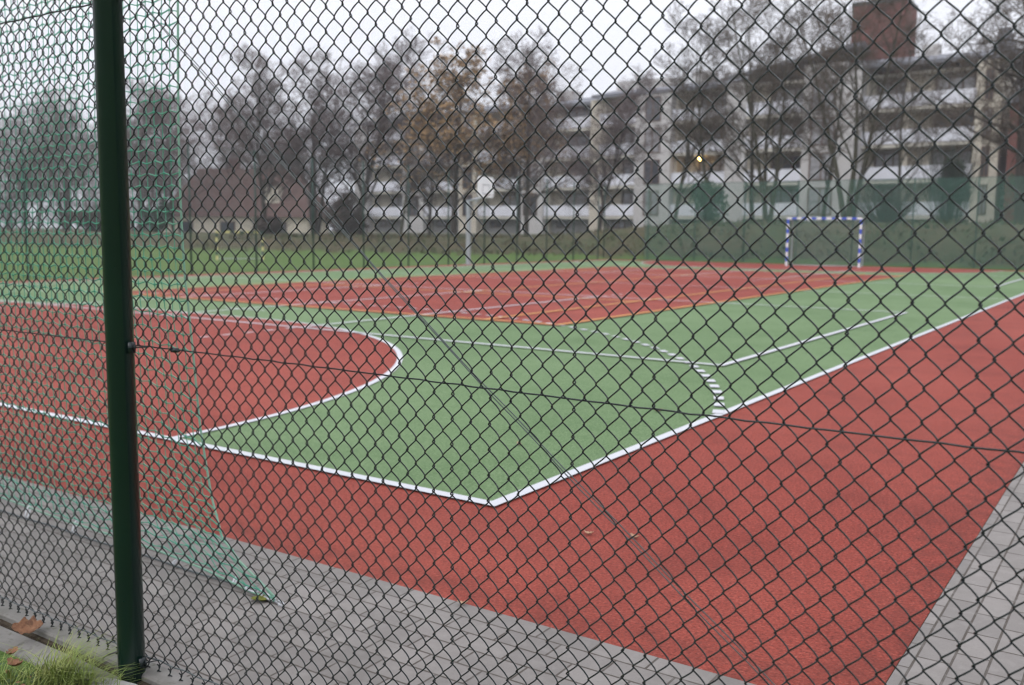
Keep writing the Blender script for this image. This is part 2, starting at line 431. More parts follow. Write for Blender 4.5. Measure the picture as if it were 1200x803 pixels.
# ------------------------------------------------------------------ ball-catch net behind the fence
net = thing('ball_catch_net', 'pale green ball catch net hanging behind the fence, pulled to an anchor on the paving', 'sports net', (0, -1.42, 0))
DX = ([0, .37, .63, .83, .93, 1.0], [0, .05, .12, .20, .33, .53])
def netpos(u, v):
    s = max(0., min(1., (1.15 - v) / 1.12))
    fx = np.interp(s, *DX)
    x = -.452 - u + fx * math.exp(-u / .55)
    z = max(v, .0) - .16 * math.sin(math.pi * min(1., s * 1.05)) ** 1.3 * math.exp(-u / .60)
    lift = .055 * (1 - math.exp(-u / .35)) * s ** 3
    y = .012 * math.sin(u * 5 + v * 1.3) + .015 * math.sin(v * 3.1 + u) * (1 - s) - .057 * s ** 6 * math.exp(-u / .4)
    return Vector((x, y, max(.012, z + lift)))
CELL = .046; NU, NV = 62, 62
nb = MB(); rn = random.Random(2)
grid = [[netpos(i * CELL, .02 + j * CELL) + Vector((rn.uniform(-.002, .002), rn.uniform(-.002, .002), (.0055 if (i + j) % 2 else -.0055))) for j in range(NV)] for i in range(NU)]
def strand(pts, rad_):
    q = []; rr = []
    for i in range(len(pts) - 1):
        a, b = pts[i], pts[i+1]
        q += [a, a.lerp(b, .16), a.lerp(b, .84)]; rr += [.0036, rad_, rad_]
    q.append(pts[-1]); rr.append(.0029); nb.tube(q, rr, 4)
for i in range(NU): strand(grid[i], .0017)
for j in range(NV): strand([grid[i][j] for i in range(NU)], .0027)
nb.build('netting', M['net'], net, True)
e = MB(); e.tube([netpos(0, .0 + .03 * j) for j in range(98)], .0042, 7); e.build('edge_rope', M['rope'], net, True)
e = MB(); e.tube([netpos(.03 * i, .0) for i in range(95)], .0042, 7); e.build('hem_rope', M['rope'], net, True)
e = MB(); e.tube([(-.44, 0, 2.9), (-3.4, 0, 2.9)], .005, 7); e.build('head_rope', M['rope'], net, True)
e = MB(); e.tube([(-3.4, 0, -.1), (-3.4, 0, 3.0)], .04, 16); e.build('net_pole', M['post'], net, True)
for x in (-3.0, -2.55, -1.96, -1.6, -1.225, -.87, -.54, -.18):       # snap hooks on the hem
    c = MB(); u = -.452 - x; h = netpos(max(u, .05), 0.)
    if x > -.3: h = netpos(.16, 0)
    p0 = Vector((x - .01, 0, h.z + .006)); p1 = Vector((x + .01, -.03, .014))
    d = (p1 - p0); side = Vector((.3, -.8, .2)).normalized() * .011
    loop = [p0 - side * .4, p0 + side * .4, p0 + d * .2 + side, p0 + d * .8 + side, p1 + side * .4, p1 - side * .4, p0 + d * .8 - side, p0 + d * .2 - side]
    c.tube(loop, .0035, 6, closed=True)
    c.build('snap_hook', M['steel'], net, True)
cable = thing('anchor_cable', 'grey steel ground cable with chain and turnbuckle below the green net', 'cable', (0, -1.45, 0))
c = MB(); c.tube([(-3.4 + .1 * i, .004 * math.sin(i), .012) for i in range(34)] + [(-.085, 0, .012)], .004, 7); c.build('wire_rope', M['brace'], cable, True)
def link(mb, a, b, rad, wire, up):
    a = Vector(a); b = Vector(b); d = (b - a).normalized(); s = d.cross(Vector((0, 0, 1))).normalized() if not up else Vector((0, 0, 1))
    L = (b - a).length / 2; c0 = (a + b) / 2; pts = []
    for i in range(16):
        t = 2 * math.pi * i / 16
        pts.append(c0 + d * (math.copysign(abs(math.cos(t)) ** .7, math.cos(t)) * L) + s * (math.copysign(abs(math.sin(t)) ** .7, math.sin(t)) * rad))
    mb.tube(pts, wire, 6, closed=True)
t = MB(); link(t, (-.10, .0, .014), (-.035, -.006, .014), .010, .0042, False); link(t, (-.045, -.004, .014), (.005, -.010, .016), .010, .004, True); t.build('chain', M['steel'], cable, True)
t = MB(); link(t, (.0, -.012, .016), (.075, -.024, .014), .011, .0045, False); t.tube([(.055, -.022, .014), (.105, -.029, .010), (.125, -.032, .004)], .004, 8)
link(t, (.10, -.028, .012), (.135, -.034, .010), .009, .004, True); t.build('turnbuckle', M['steel'], cable, True)

# ------------------------------------------------------------------ leaves on the ground
def leaf(label, loc, size, m, rz, curl=.3, ratio=.5, pitch=0.0):
    n = 18; vs = []; fs = []; r = random.Random(label)
    K = (-1, -.75, -.5, -.25, 0, .25, .5, .75, 1)
    for i in range(n + 1):
        t = i / n; wd = ratio * .5 * size * (math.sin(math.pi * t) ** .7) * (1 + .22 * math.sin(t * 21 + .5)) + .0004; x = (t - .5) * size
        zc = curl * size * (2 * t - 1) ** 2
        for q in K:
            vein = .018 * size * math.sin(abs(q) * 9 - t * 30) * (abs(q) > .05)
            vs.append((x + r.uniform(-.01, .01) * size, q * wd, zc + abs(q) ** 1.5 * wd * .6 + vein + r.uniform(-.012, .012) * size))
    for i in range(n):
        for j in range(8): fs.append((i*9+j, i*9+j+1, i*9+10+j, i*9+9+j))
    o = mk('fallen_leaf', vs, fs, m, smooth=True)
    o.location = loc; o.rotation_euler = (pitch, 0, rz)
    md = o.modifiers.new('thickness', 'SOLIDIFY'); md.thickness = .0008
    return tag(o, label, 'leaf')
leaf('large curled brown leaf lying on the kerb by the tall grass', (-.365, -2.13, .022), .095, M['leafbrown'], R(52), .22, .72, R(24))
leaf('green and yellow leaf lying beside the net anchor', (.025, -1.50, .008), .06, M['leafgreen'], R(20), .1, .7)
leaf('tan leaf on the red surface below the pitch corner, left of a pair', (.605, -.122, .004), .045, M['leaftan'], R(15))
leaf('tan leaf on the red surface below the pitch corner, right of a pair', (.796, .001 - .05, .004), .05, M['leaftan'], R(-10))
leaf('tan leaf on the first row of pavers along the red edge', (.639, -1.10, .008), .04, M['leaftan'], R(30))
leaf('small brown leaf on the green pitch behind the middle wire', (-.42, 2.75, .008), .07, M['leafbrown'], R(40))
leaf('small tan leaf on the green pitch near its front line', (-.63, 1.18, .008), .05, M['leaftan'], R(-30))
leaf('curled brown leaf lying among the low weeds at the lower left corner', (-.16, -2.285, .015), .06, M['leafbrown'], R(10), .3, .6)
leaf('reddish brown leaf lying in the weeds left of the tuft', (-.27, -2.235, .005), .05, M['leafbrown'], R(-60), .25, .6)
leaf('orange leaf between the kerb and the tuft beside the post', (-.07, -2.165, .0), .04, M['leafbrown'], R(-40), .3, .6)

# ------------------------------------------------------------------ grass at the foot of the fence
gb = MB(); rn = random.Random(11)
def blade(x, y, h, lean, az, wd):
    pts = []
    for i in range(5):
        t = i / 4; r = lean * h * t * t
        pts.append((x + math.cos(az) * r, y + math.sin(az) * r, -.03 + h * (t - .22 * lean * t * t), wd * (1 - t ** 1.5) + .0004))
    px, py = -math.sin(az), math.cos(az)
    vs = []
    for (a, b, c, ww) in pts: vs += [(a - px * ww, b - py * ww, c), (a + px * ww, b + py * ww, c)]
    gb.add(vs, [(2*i, 2*i+1, 2*i+3, 2*i+2) for i in range(4)])
for (cx, cy, sx_, sy_, n, h0) in ((-.01, -2.245, .045, .022, 380, .135), (.085, -2.225, .04, .016, 170, .12), (.165, -2.185, .035, .012, 60, .08), (-.13, -2.30, .06, .03, 90, .08), (-.6, -2.34, .2, .03, 200, .10), (.8, -2.32, .3, .03, 300, .10)):
    for _ in range(n):
        x = rn.gauss(cx, sx_); y = min(rn.gauss(cy, sy_), -2.175); az = rn.gauss(R(30), 1.2)
        blade(x, y, h0 * rn.uniform(.5, 1.15), rn.uniform(.3, 1.4), az, rn.uniform(.0008, .0015))
for _ in range(2600):
    x = rn.uniform(-3.2, 3.0); y = rn.uniform(-3.4, -2.27)
    blade(x, y, rn.uniform(.015, .045), rn.uniform(.3, 1.5), rn.uniform(0, 6.28), rn.uniform(.001, .002))
tag(gb.build('grass', M['blade']), 'tufts of long pale green grass at the foot of the fence post', 'grass', kind='stuff')
cb = MB()
for _ in range(1300):
    x = rn.uniform(-1.6, .6); y = rn.uniform(-2.75, -2.215); z = -.02 + rn.uniform(0, .02); s = rn.uniform(.006, .014); a = rn.uniform(0, 6.28)
    ta, tb = rn.uniform(-.4, .4), rn.uniform(-.4, .4)
    pts = []
    for i in range(6):
        q = a + i * math.pi / 3; u, v_ = s * math.cos(q), s * .75 * math.sin(q); pts.append((x + u, y + v_, z + ta * u + tb * v_))
    cb.poly(pts, 0 if rn.random() < .72 else 1)
tag(cb.build('undergrowth', [M['clover'], M['leafbrown']]), 'low dark green weeds and dead leaves along the kerb', 'weeds', kind='stuff')

hb = MB(); rn = random.Random(21)
for _ in range(9000):                             # rough herbage on the bank behind the far fence
    x = rn.uniform(-46, 4); t = rn.random(); y = (39.6 + (.33 * (x + 21) if x < -21 else 0)) + 1.0 + 5.2 * t
    if y < 40.6 and x > -22: continue
    if math.sin(x * 1.7 + y * 2.1) + math.sin(x * .63 - y * 1.3) + rn.gauss(0, .5) < -.4: continue
    h = rn.uniform(.08, .30); w_ = rn.uniform(.03, .09); a = rn.uniform(0, 6.28); z = hgt(x, y) - .05; lx, ly = rn.gauss(0, .1), rn.gauss(0, .1)
    hb.poly([(x - w_ * math.cos(a), y - w_ * math.sin(a), z), (x + w_ * math.cos(a), y + w_ * math.sin(a), z), (x + lx, y + ly, z + h)], 0 if rn.random() < .5 else 1)
M['herb'] = mat('green_herbage', (.075, .095, .04), .9, .15, noise=[(.8, .6, (.05, .065, .03), (.4, .65))])
M['deadherb'] = mat('dead_herbage', (.135, .105, .062), .9, .15, noise=[(.8, .6, (.08, .062, .04), (.4, .65))])
tag(hb.build('bank_weeds', [M['herb'], M['deadherb']]), 'rough green and brown weeds covering the bank behind the far fence', 'weeds', kind='stuff')

# ------------------------------------------------------------------ boundary fences round the court
M['farpost'] = mat('green_fence_paint', (.012, .045, .032), .45, .4)
M['farwire'] = mat('green_fence_wire', (.03, .075, .06), .5, .4)
M['screen'] = mat('green_windbreak_cord', (.11, .28, .215), .75, .25, noise=[(3, .4, (.08, .22, .17), (.4, .7))])
def far_panel_mesh(L, H):
    """one bay of diamond wire netting"""
    V = []; Fc = []; base = 0; px = .056; n = int(L / px); nl = int(H / .028); ang = np.array([0, 2.094, 4.189])
    for i in range(n):
        k = np.arange(nl + 1); xx = (i + .5) * px + ((k + i) % 2 - .5) * px; zz = .04 + k * .028
        P = np.stack([xx, np.zeros_like(xx), zz], -1)
        vv_ = P[:, None, :] + .0016 * np.stack([np.cos(ang), np.sin(ang), 0 * ang], -1)[None]
        ii, jj = np.meshgrid(np.arange(nl), np.arange(3), indexing='ij'); j2 = (jj + 1) % 3
        Fc.append(np.stack([ii*3+jj, ii*3+j2, (ii+1)*3+j2, (ii+1)*3+jj], -1).reshape(-1, 4) + base)
        V.append(vv_.reshape(-1, 3)); base += (nl + 1) * 3
    return np.concatenate(V), np.concatenate(Fc)
BAY, FH = 2.5, 3.8
PV, PFc = far_panel_mesh(BAY, FH - .06)
def boundary_fence(name, label, start, rz, nb_, skip=()):
    root = thing(name, label, 'fence', start, rz, None)
    proto = None; pp = None
    for i in range(nb_ + 1):
        if pp is None:
            b = MB(); b.tube([(0, 0, -.1), (0, 0, FH)], .03, 10); b.tube([(0, 0, FH), (0, 0, FH + .02)], .034, 10); pp = b.build('post', M['farpost'], root, True); q = pp
        else:
            q = pp.copy(); COL.objects.link(q); q.parent = root
        q.location = (i * BAY, 0, 0)
        if i < nb_:
            if proto is None: proto = mk('mesh_panel', PV, PFc, M['farwire'], root); q = proto
            else: q = proto.copy(); COL.objects.link(q); q.parent = root
            q.location = (i * BAY, -.035, 0)
    b = MB()
    for z in (.06, FH / 2, FH - .03): b.tube([(0, -.04, z), (nb_ * BAY, -.04, z)], .004, 5)
    b.build('tension_wires', M['farwire'], root)
    return root
boundary_fence('boundary_fence', 'thin green chain link fence along the lawn on the far left side of the pitch', (-21.35, -5.3, 0), R(90), 18)
boundary_fence('boundary_fence', 'green chain link fence behind the blue and white goal', (-21.35 + .04, 40.25, 0), 0, 10)
# wind-break net hung on the far fence
sx0, sx1 = -18.95, 3.6
b = MB(); zt = FH - .02; st = .034; y = 40.25 - .085
kx = int((sx1 - sx0) / st)
for i in range(kx + 1):
    x = sx0 + i * st; b.tube([(x, 0, .05), (x + .004 * math.sin(i), .01 * math.sin(i * .05), 2.0), (x, 0, zt)], .0031, 3, cap=False)
kz = int(zt / st)
for i in range(kz + 1):
    z = .05 + i * st * .999
    if z < zt: b.tube([(sx0, 0, z), ((sx0 + sx1) / 2, 0, z), (sx1, 0, z)], .0031, 3, cap=False)
ws = thing('windbreak_net', 'dense green windbreak netting stretched over the fence behind the blue goal', 'netting', (0, y, 0))
b.build('netting', M['screen'], ws)
b = MB(); b.tube([(sx0, 0, zt), (sx1, 0, zt)], .008, 6); b.tube([(sx0, 0, .05), (sx0, 0, zt)], .010, 6); b.build('border_rope', M['farpost'], ws)

# ------------------------------------------------------------------ goals and hoop
M['blue'] = mat('blue_paint', (.035, .085, .55), .4, .4, noise=[(8, .3, (.06, .09, .45), (.4, .7))])
M['goalwhite'] = mat('white_gloss_paint', (.78, .78, .80), .4, .4, noise=[(8, .3, (.65, .65, .66), (.4, .7))])
M['galv'] = mat('galvanised_steel', (.42, .44, .47), .45, .5, metal=.4, noise=[(12, .4, (.34, .36, .38), (.4, .7))])
M['yellow'] = mat('yellow_paint', (.68, .60, .26), .5, .4, noise=[(8, .3, (.5, .42, .15), (.4, .7))])
M['black'] = mat('dark_paint', (.03, .035, .03), .5, .4)
M['thinnet'] = mat('white_net_cord', (.45, .46, .45), .8, .2)
def striped_bar(mb, a, b, s, step):
    a = Vector(a); b = Vector(b); L = (b - a).length; n = max(1, round(L / step)); d = (b - a) / n
    for i in range(n):
        p, q = a + d * i, a + d * (i + 1); h = s / 2
        ax = [j for j in range(3) if abs(d[j]) > 1e-6][0]
        lo = [min(p[j], q[j]) - (0 if j == ax else h) for j in range(3)]; hi = [max(p[j], q[j]) + (0 if j == ax else h) for j in range(3)]
        mb.box(lo[0], hi[0], lo[1], hi[1], lo[2], hi[2], i % 2)
def goal(label, loc, rz, W, H, D, mats, step, s, netstep):
    g = thing('handball_goal' if W > 2.5 else 'mini_goal', label, 'goal', loc, rz)
    b = MB(); striped_bar(b, (-W/2 - s/2, 0, 0), (-W/2 - s/2, 0, H), s, step); b.build('goal_post', mats, g)
    b = MB(); striped_bar(b, (W/2 + s/2, 0, 0), (W/2 + s/2, 0, H), s, step); b.build('goal_post', mats, g)
    b = MB(); striped_bar(b, (-W/2 - s, 0, H + s/2), (W/2 + s, 0, H + s/2), s, step); b.build('crossbar', mats, g)
    b = MB()
    for x in (-W/2 - s/2, W/2 + s/2):
        b.tube([(x, .04, H), (x, D * .75, H), (x, D, H - .15), (x, D + .05, .03), (x, .05, .03)], .018, 6)
    b.tube([(-W/2, D + .05, .03), (W/2, D + .05, .03)], .018, 6); b.build('support_frame', M['galv'], g, True)
    b = MB(); n = int(W / netstep)
    for i in range(n + 1):
        x = -W/2 + W * i / n; b.tube([(x, .05, H), (x, D * .75, H - .03), (x, D - .03, H - .2), (x, D, .03)], .002, 3)
    for k in range(int(H / netstep)):
        z = .05 + k * netstep; b.tube([(-W/2, .05, z), (-W/2, D, z), (W/2, D, z), (W/2, .05, z)], .002, 3)
    b.build('goal_net', M['thinnet'], g)
    return g
goal('blue and white striped handball goal on the far end of the court', (-9.30, 37.55, .004), R(6), 2.9, 2.0, .9, [M['goalwhite'], M['blue']], .2, .085, .12)
goal('small yellow and black goal on the grass beyond the left fence', (-31.7, 25.3, -.03), R(52), 1.9, 1.2, .7, [M['yellow'], M['farpost']], .2, .09, .14)

hp = thing('basketball_hoop', 'basketball hoop with white backboard on a grey pole beside the lawn', 'basketball hoop', (-20.9, 27.95, 0), R(4))
b = MB(); b.box(-.07, .07, -.07, .07, 0, 2.62); b.box(-.17, .17, -.17, .17, -.02, .02); b.build('pole', M['galv'], hp)
b = MB(); b.tube([(0, 0, 2.56), (.75, 0, 2.74)], .055, 8); b.tube([(.75, 0, 2.60), (.75, 0, 3.2)], .03, 8); b.tube([(.1, 0, 2.3), (.5, 0, 2.66)], .03, 8); b.build('arm', M['galv'], hp, True)
b = MB()
oct_ = [(-.60, 2.80), (-.48, 2.70), (.48, 2.70), (.60, 2.80), (.60, 3.42), (.48, 3.54), (-.48, 3.54), (-.60, 3.42)]
b.add([(.80, y_, z_) for y_, z_ in oct_] + [(.835, y_, z_) for y_, z_ in oct_], [tuple(range(7, -1, -1)), tuple(range(8, 16))] + [(i, (i+1) % 8, (i+1) % 8 + 8, i + 8) for i in range(8)])
bo = b.build('backboard', mat('white_board', (.88, .88, .9), .4, .4), hp)
b = MB()
for (y0_, y1_, z0_, z1_) in ((-.28, .28, 3.19, 3.23), (-.28, .28, 2.83, 2.87), (-.28, -.24, 2.87, 3.19), (.24, .28, 2.87, 3.19)): b.box(.836, .840, y0_, y1_, z0_, z1_)
b.build('target_square', mat('faded_grey_line', (.42, .42, .44), .6, .3), bo)
b = MB(); b.tube([(1.06 + .2 * math.cos(a), .2 * math.sin(a), 2.80) for a in [i * math.pi / 10 for i in range(20)]], .010, 6, closed=True); b.box(.836, .88, -.06, .06, 2.77, 2.82)
b.build('rim', mat('rim_paint', (.42, .36, .34), .5, .4), hp, True)

# ------------------------------------------------------------------ the block of flats
M['render'] = mat('pale_render', (.52, .50, .485), .9, .2, noise=[(.35, .45, (.42, .405, .39), (.4, .7)), (2.5, .3, (.46, .44, .41), (.5, .8))])
M['cream'] = mat('cream_brick', (.56, .51, .42), .9, .2, noise=[(3, .5, (.45, .40, .32), (.4, .7))])
M['parapet'] = mat('white_parapet', (.74, .745, .80), .8, .25, noise=[(.8, .35, (.62, .62, .66), (.4, .7)), (5, .25, (.5, .5, .5), (.55, .8))])
M['slabm'] = mat('slab_edge', (.55, .52, .45), .9, .2)
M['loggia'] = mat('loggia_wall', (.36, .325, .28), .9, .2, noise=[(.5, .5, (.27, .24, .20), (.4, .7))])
M['frame'] = mat('brown_window_frame', (.11, .065, .045), .6, .3)
M['glass'] = mat('window_glass', (.04, .043, .052), .06, 1.0)
M['curtain'] = mat('curtained_window', (.34, .335, .345), .15, .8, noise=[(2.5, .7, (.12, .115, .115), (.4, .65))])
M['slate'] = mat('slate_roof', (.16, .165, .185), .75, .3, noise=[(1.2, .4, (.11, .115, .13), (.4, .7))])
M['brick'] = mat('red_brown_brick', (.165, .066, .054), .9, .2, noise=[(1.2, .5, (.14, .05, .042), (.4, .7)), (9, .4, (.25, .10, .08), (.5, .8))])
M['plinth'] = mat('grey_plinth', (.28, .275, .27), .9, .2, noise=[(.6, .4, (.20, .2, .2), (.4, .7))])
M['tile'] = mat('brown_roof_tiles', (.098, .06, .05), .85, .2, noise=[(.7, .5, (.10, .055, .05), (.4, .7)), (6, .5, (.21, .11, .09), (.5, .75))])

bld = thing('apartment_building', 'long white block of flats with rows of balconies behind the bare trees', 'building', (0, 74.0, 0))
FL = [2.8, 5.5, 8.2, 10.9]; TOP = 13.6; ST = 2.7; GZ = 1.2
wallmb = MB(); roofmb = MB(); cache = {}
wr = random.Random(8)
def window(kind, w_, h_, nm, x, y_, z_):
    var = bool(wr.random() < .5)
    key = (kind, round(w_, 2), round(h_, 2), nm, var)
    if key in cache:
        o = cache[key].copy(); COL.objects.link(o); o.parent = bld
        for ch in cache[key].children:
            c = ch.copy(); COL.objects.link(c); c.parent = o
    else:
        b = MB(); t_ = .09
        b.box(0, t_, 0, .1, 0, h_); b.box(w_ - t_, w_, 0, .1, 0, h_); b.box(t_, w_ - t_, 0, .1, 0, t_); b.box(t_, w_ - t_, 0, .1, h_ - t_, h_)
        for i in range(1, nm): xx = w_ * i / nm; b.box(xx - .06, xx + .06, .005, .095, t_, h_ - t_)
        o = b.build('window', M['frame'], bld)
        p = MB(); p.box(t_ * .8, w_ - t_ * .8, .045, .07, t_ * .8, h_ - t_ * .8); p.build('pane', M['curtain'] if var else M['glass'], o)
        cache[key] = o
    o.location = (x, y_, z_)
def balcony(x0, x1, y0, z):
    key = ('balc', round(x1 - x0, 2))
    if key in cache:
        o = cache[key].copy(); COL.objects.link(o); o.parent = bld
        for ch in cache[key].children:
            c = ch.copy(); COL.objects.link(c); c.parent = o
    else:
        L = x1 - x0; b = MB()
        b.box(0, L, -.62, 0, -.18, .02); o = b.build('balcony', M['slabm'], bld)
        b = MB(); b.box(.04, L - .04, -.58, -.50, .10, 1.05)
        b.box(.04, .12, -.50, -.02, .10, 1.05); b.box(L - .12, L - .04, -.50, -.02, .10, 1.05)
        b.box(0, L, -.60, -.48, 1.053, 1.10)
        n = max(2, int(L / 1.2))
        for i in range(n + 1): xx = .12 + (L - .24) * i / n; b.box(xx - .02, xx + .02, -.61, -.583, .03, 1.05)
        b.build('parapet', M['parapet'], o); cache[key] = o
    o.location = (x0, y0, z)
def bay_balcony(x0, x1, y0, top, part=.3):
    """recessed loggias: piers each side, dark back wall with windows, white parapets"""
    d = 1.15
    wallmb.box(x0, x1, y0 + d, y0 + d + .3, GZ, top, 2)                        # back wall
    for z in FL + [TOP]:
        if z <= top: wallmb.box(x0 + .001, x1 - .001, y0 + .002, y0 + d - .002, z - .20, z, 3)       # floor slabs
    for xx in (x0, x1 - .25): wallmb.box(xx + .003, xx + .247, y0 + .003, y0 + d - .003, GZ + .002, top - .002, 1)
    wallmb.box(x0 + .25, x0 + .25 + (x1 - x0) * part, y0 + d - .25, y0 + d - .004, FL[0] + .003, top - .21, 1)
    for z in FL:
        if z + 2.4 > top + .3: continue
        wx0 = x0 + .35 + (x1 - x0) * part; wx1 = x1 - .4
        window('w', wx1 - wx0, 2.0, 3 if wx1 - wx0 > 2 else 2, wx0, y0 + d - .12, z + .25)
        balcony(x0 - .1, x1 + .1, y0, z)
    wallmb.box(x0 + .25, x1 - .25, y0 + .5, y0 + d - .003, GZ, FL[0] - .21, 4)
    window('b', 1.4, .7, 2, x0 + .8, y0 + .42, 1.75)
def bay_wall(x0, x1, y0, top, mi=0, win=None):
    y0 -= .72
    wallmb.box(x0, x1, y0, y0 + 6.7, GZ, top, mi)
    if win:
        for z in FL:
            if z + 2.4 <= top + .3: window('f', win, 2.15, 2, (x0 + x1) / 2 - win / 2, y0 - .06, z + .12)
def roof(x0, x1, y0, e0, e1, over=.5):
    """mono-pitch along X with a deep eave"""
    roofmb.add([(x0, y0 - over - .45, e0), (x1, y0 - over - .45, e1), (x1, y0 + 5, e1 + 1.3), (x0, y0 + 5, e0 + 1.3),
                (x0, y0 - over - .45, e0 - .28), (x1, y0 - over - .45, e1 - .28), (x1, y0 + 5, e1 + .9), (x0, y0 + 5, e0 + .9), (x0, y0 + 12, e0 - .2), (x1, y0 + 12, e1 - .2), (x0, y0 + 12, e0 - .6), (x1, y0 + 12, e1 - .6)],
               [(0,1,2,3), (0,4,5,1), (4,7,6,5), (3,2,9,8), (7,10,11,6), (0,3,7,4), (1,5,6,2), (8,9,11,10), (3,8,10,7), (2,6,11,9)], 0)
# section nearest the right edge
bay_wall(-9.1, -7.45, -.6, TOP + .2, 1, .55)
bay_balcony(-14.1, -9.1, 0, TOP)
bay_balcony(-17.2, -14.1, .5, TOP, .1)
bay_wall(-18.4, -17.2, -.3, TOP + .6)
bay_wall(-21.6, -18.4, -.2, TOP + 1.0, 0, 1.9)
roof(-19.2, -6.9, 0, 14.25, 14.2)
bay_balcony(-26.3, -21.6, -.2, TOP)
bay_wall(-28.0, -26.3, -.1, TOP + .1)
roof(-28.3, -18.6, -.2, 14.1, 15.8)
bay_balcony(-33.2, -28.0, .6, TOP)
bay_wall(-36.6, -33.2, .4, TOP, 0, 1.5)
bay_balcony(-40.2, -36.6, .4, TOP, .35)
roof(-41.0, -28.4, .5, 13.65, 13.75)
bay_wall(-41.4, -40.2, .9, TOP - .3, 1)
bay_balcony(-46.6, -41.4, 1.2, TOP - .1, .2)
bay_wall(-49.4, -46.6, 1.1, TOP - .3, 0, 1.6)
bay_balcony(-54.4, -49.4, 1.2, TOP - .1, .3)
bay_wall(-56.6, -54.4, 1.1, TOP - .3, 1, 1.2)
roof(-57.0, -41.1, 1.2, 13.2, 13.25)
bay_balcony(-61.8, -56.6, 1.9, TOP - .1, .3)
bay_wall(-64.6, -61.8, 1.8, TOP - .5, 0, 1.6)
bay_balcony(-69.6, -64.6, 1.9, TOP - .1, .3)
bay_wall(-71.4, -69.6, 1.7, TOP - .4, 0)
roof(-71.8, -56.8, 1.9, 12.9, 13.2)
wallmb.box(-71.35, -7.5, 6.2, 12, GZ, 13.0, 0)
roofmb.box(-40.4, -35.0, 3.2, 6.2, 14.2, 15.3, 1); roofmb.box(-33.0, -31.2, 3.5, 5.2, 14.6, 15.6, 1); roofmb.box(-47.5, -45.6, 4, 6, 14, 15.0, 1); roofmb.box(-53, -52, 4, 5.4, 14, 14.9, 1)
roofmb.box(-14.0, -12.8, 4, 5.2, 14.8, 16.2, 1)
# slate turret at the right-hand end
roofmb.add([(-8.6, -.3, 13.9), (-6.9, -.3, 13.9), (-6.9, 1.8, 13.9), (-8.6, 1.8, 13.9), (-8.1, .3, 16.2), (-7.4, .3, 16.2), (-7.4, 1.2, 16.2), (-8.1, 1.2, 16.2)], [(0,1,5,4), (1,2,6,5), (2,3,7,6), (3,0,4,7), (4,5,6,7), (3,2,1,0)], 0)
wallmb.build('walls', [M['render'], M['cream'], M['loggia'], M['slabm'], M['plinth']], bld)
roofmb.build('roof', [M['slate'], M['render']], bld)
tw = MB(); tw.box(-20.2, -15.9, 6.6, 10.6, 13.0, 20.3, 0); tw.box(-20.25, -15.85, 6.55, 10.65, 20.303, 20.6, 1); tw.box(-19.1, -16.9, 7.6, 9.6, 20.603, 21.6, 1)
tw.build('brick_tower', [M['brick'], M['black']], bld)
lm = bpy.data.materials.new('lit_lamp'); lm.use_nodes = True
b_ = lm.node_tree.nodes['Principled BSDF']; b_.inputs['Base Color'].default_value = (1, .75, .3, 1); b_.inputs['Emission Color'].default_value = (1, .62, .18, 1); b_.inputs['Emission Strength'].default_value = 8
b = MB(); b.tube([(-30.75, .55, 7.60), (-30.75, .55, 7.68), (-30.75, .55, 7.86), (-30.75, .55, 7.93)], [.05, .2, .2, .05], 12)
b.build('balcony_lamp', lm, bld, True)

# brick house at the right edge
bh = thing('brick_house', 'red brown brick house past the right end of the white flats', 'building', (-2.8, 72.0, 0))
b = MB(); b.box(-4.0, 6, 0, 9, 1.0, 10.8); b.build('wall', M['brick'], bh)
b = MB(); b.add([(-4.4, -.4, 10.6), (6.4, -.4, 10.6), (6.4, 9.4, 10.6), (-4.4, 9.4, 10.6), (-3.0, 4.5, 13.2), (5, 4.5, 13.2)], [(0,1,5,4), (1,2,5), (2,3,4,5), (3,0,4), (3,2,1,0)]); b.build('roof', M['slate'], bh)
for z in (3.0, 5.8, 8.4):
    b = MB(); b.box(-1.6, -.3, -.06, .0, z, z + 1.5, 0); f_ = b.build('window', M['frame'], bh); b = MB(); b.box(-1.5, -.4, -.075, -.061, z + .1, z + 1.4); b.build('pane', M['glass'], f_)
# tiled house on the left
hs = thing('tiled_house', 'low cream house with a big brown tiled roof behind the left lawn', 'house', (-62.9, 51.2, -.3), R(33))
b = MB(); b.box(-6.2, 6.2, 0, 9, 0, 3.0); b.build('wall', mat('cream_plaster', (.66, .60, .48), .9, .2), hs)
b = MB(); b.add([(-6.6, -.35, 2.7), (6.6, -.35, 2.7), (6.9, 9.8, 2.7), (-6.9, 9.8, 2.7), (-4.4, 4.5, 7.0), (4.4, 4.5, 7.0)], [(0,1,5,4), (1,2,5), (2,3,4,5), (3,0,4), (3,2,1,0)])
rf = b.build('roof', M['tile'], hs)
b = MB(); b.box(-2.0, -1.2, 5.2, 6.0, 5.5, 8.0); b.build('chimney', M['brick'], rf)
b = MB(); b.box(2.2, 3.6, 1.0, 3.4, 3.5, 5.4, 0); b.add([(2.0, .8, 5.4), (3.8, .8, 5.4), (3.8, 3.6, 5.4), (2.0, 3.6, 5.4), (2.9, .8, 6.2), (2.9, 3.6, 6.2)], [(0,1,4), (1,2,5,4), (2,3,5), (3,0,4,5), (3,2,1,0)], 1); b.build('dormer', [M['cream'], M['tile']], rf)
for x in (-4.2, -.6, 3.8):
    b = MB(); b.box(x - .65, x + .65, -.05, 0.0, .8, 2.3); f_ = b.build('window', M['frame'], hs); b = MB(); b.box(x - .55, x + .55, -.065, -.051, .9, 2.2); b.build('pane', M['glass'], f_)

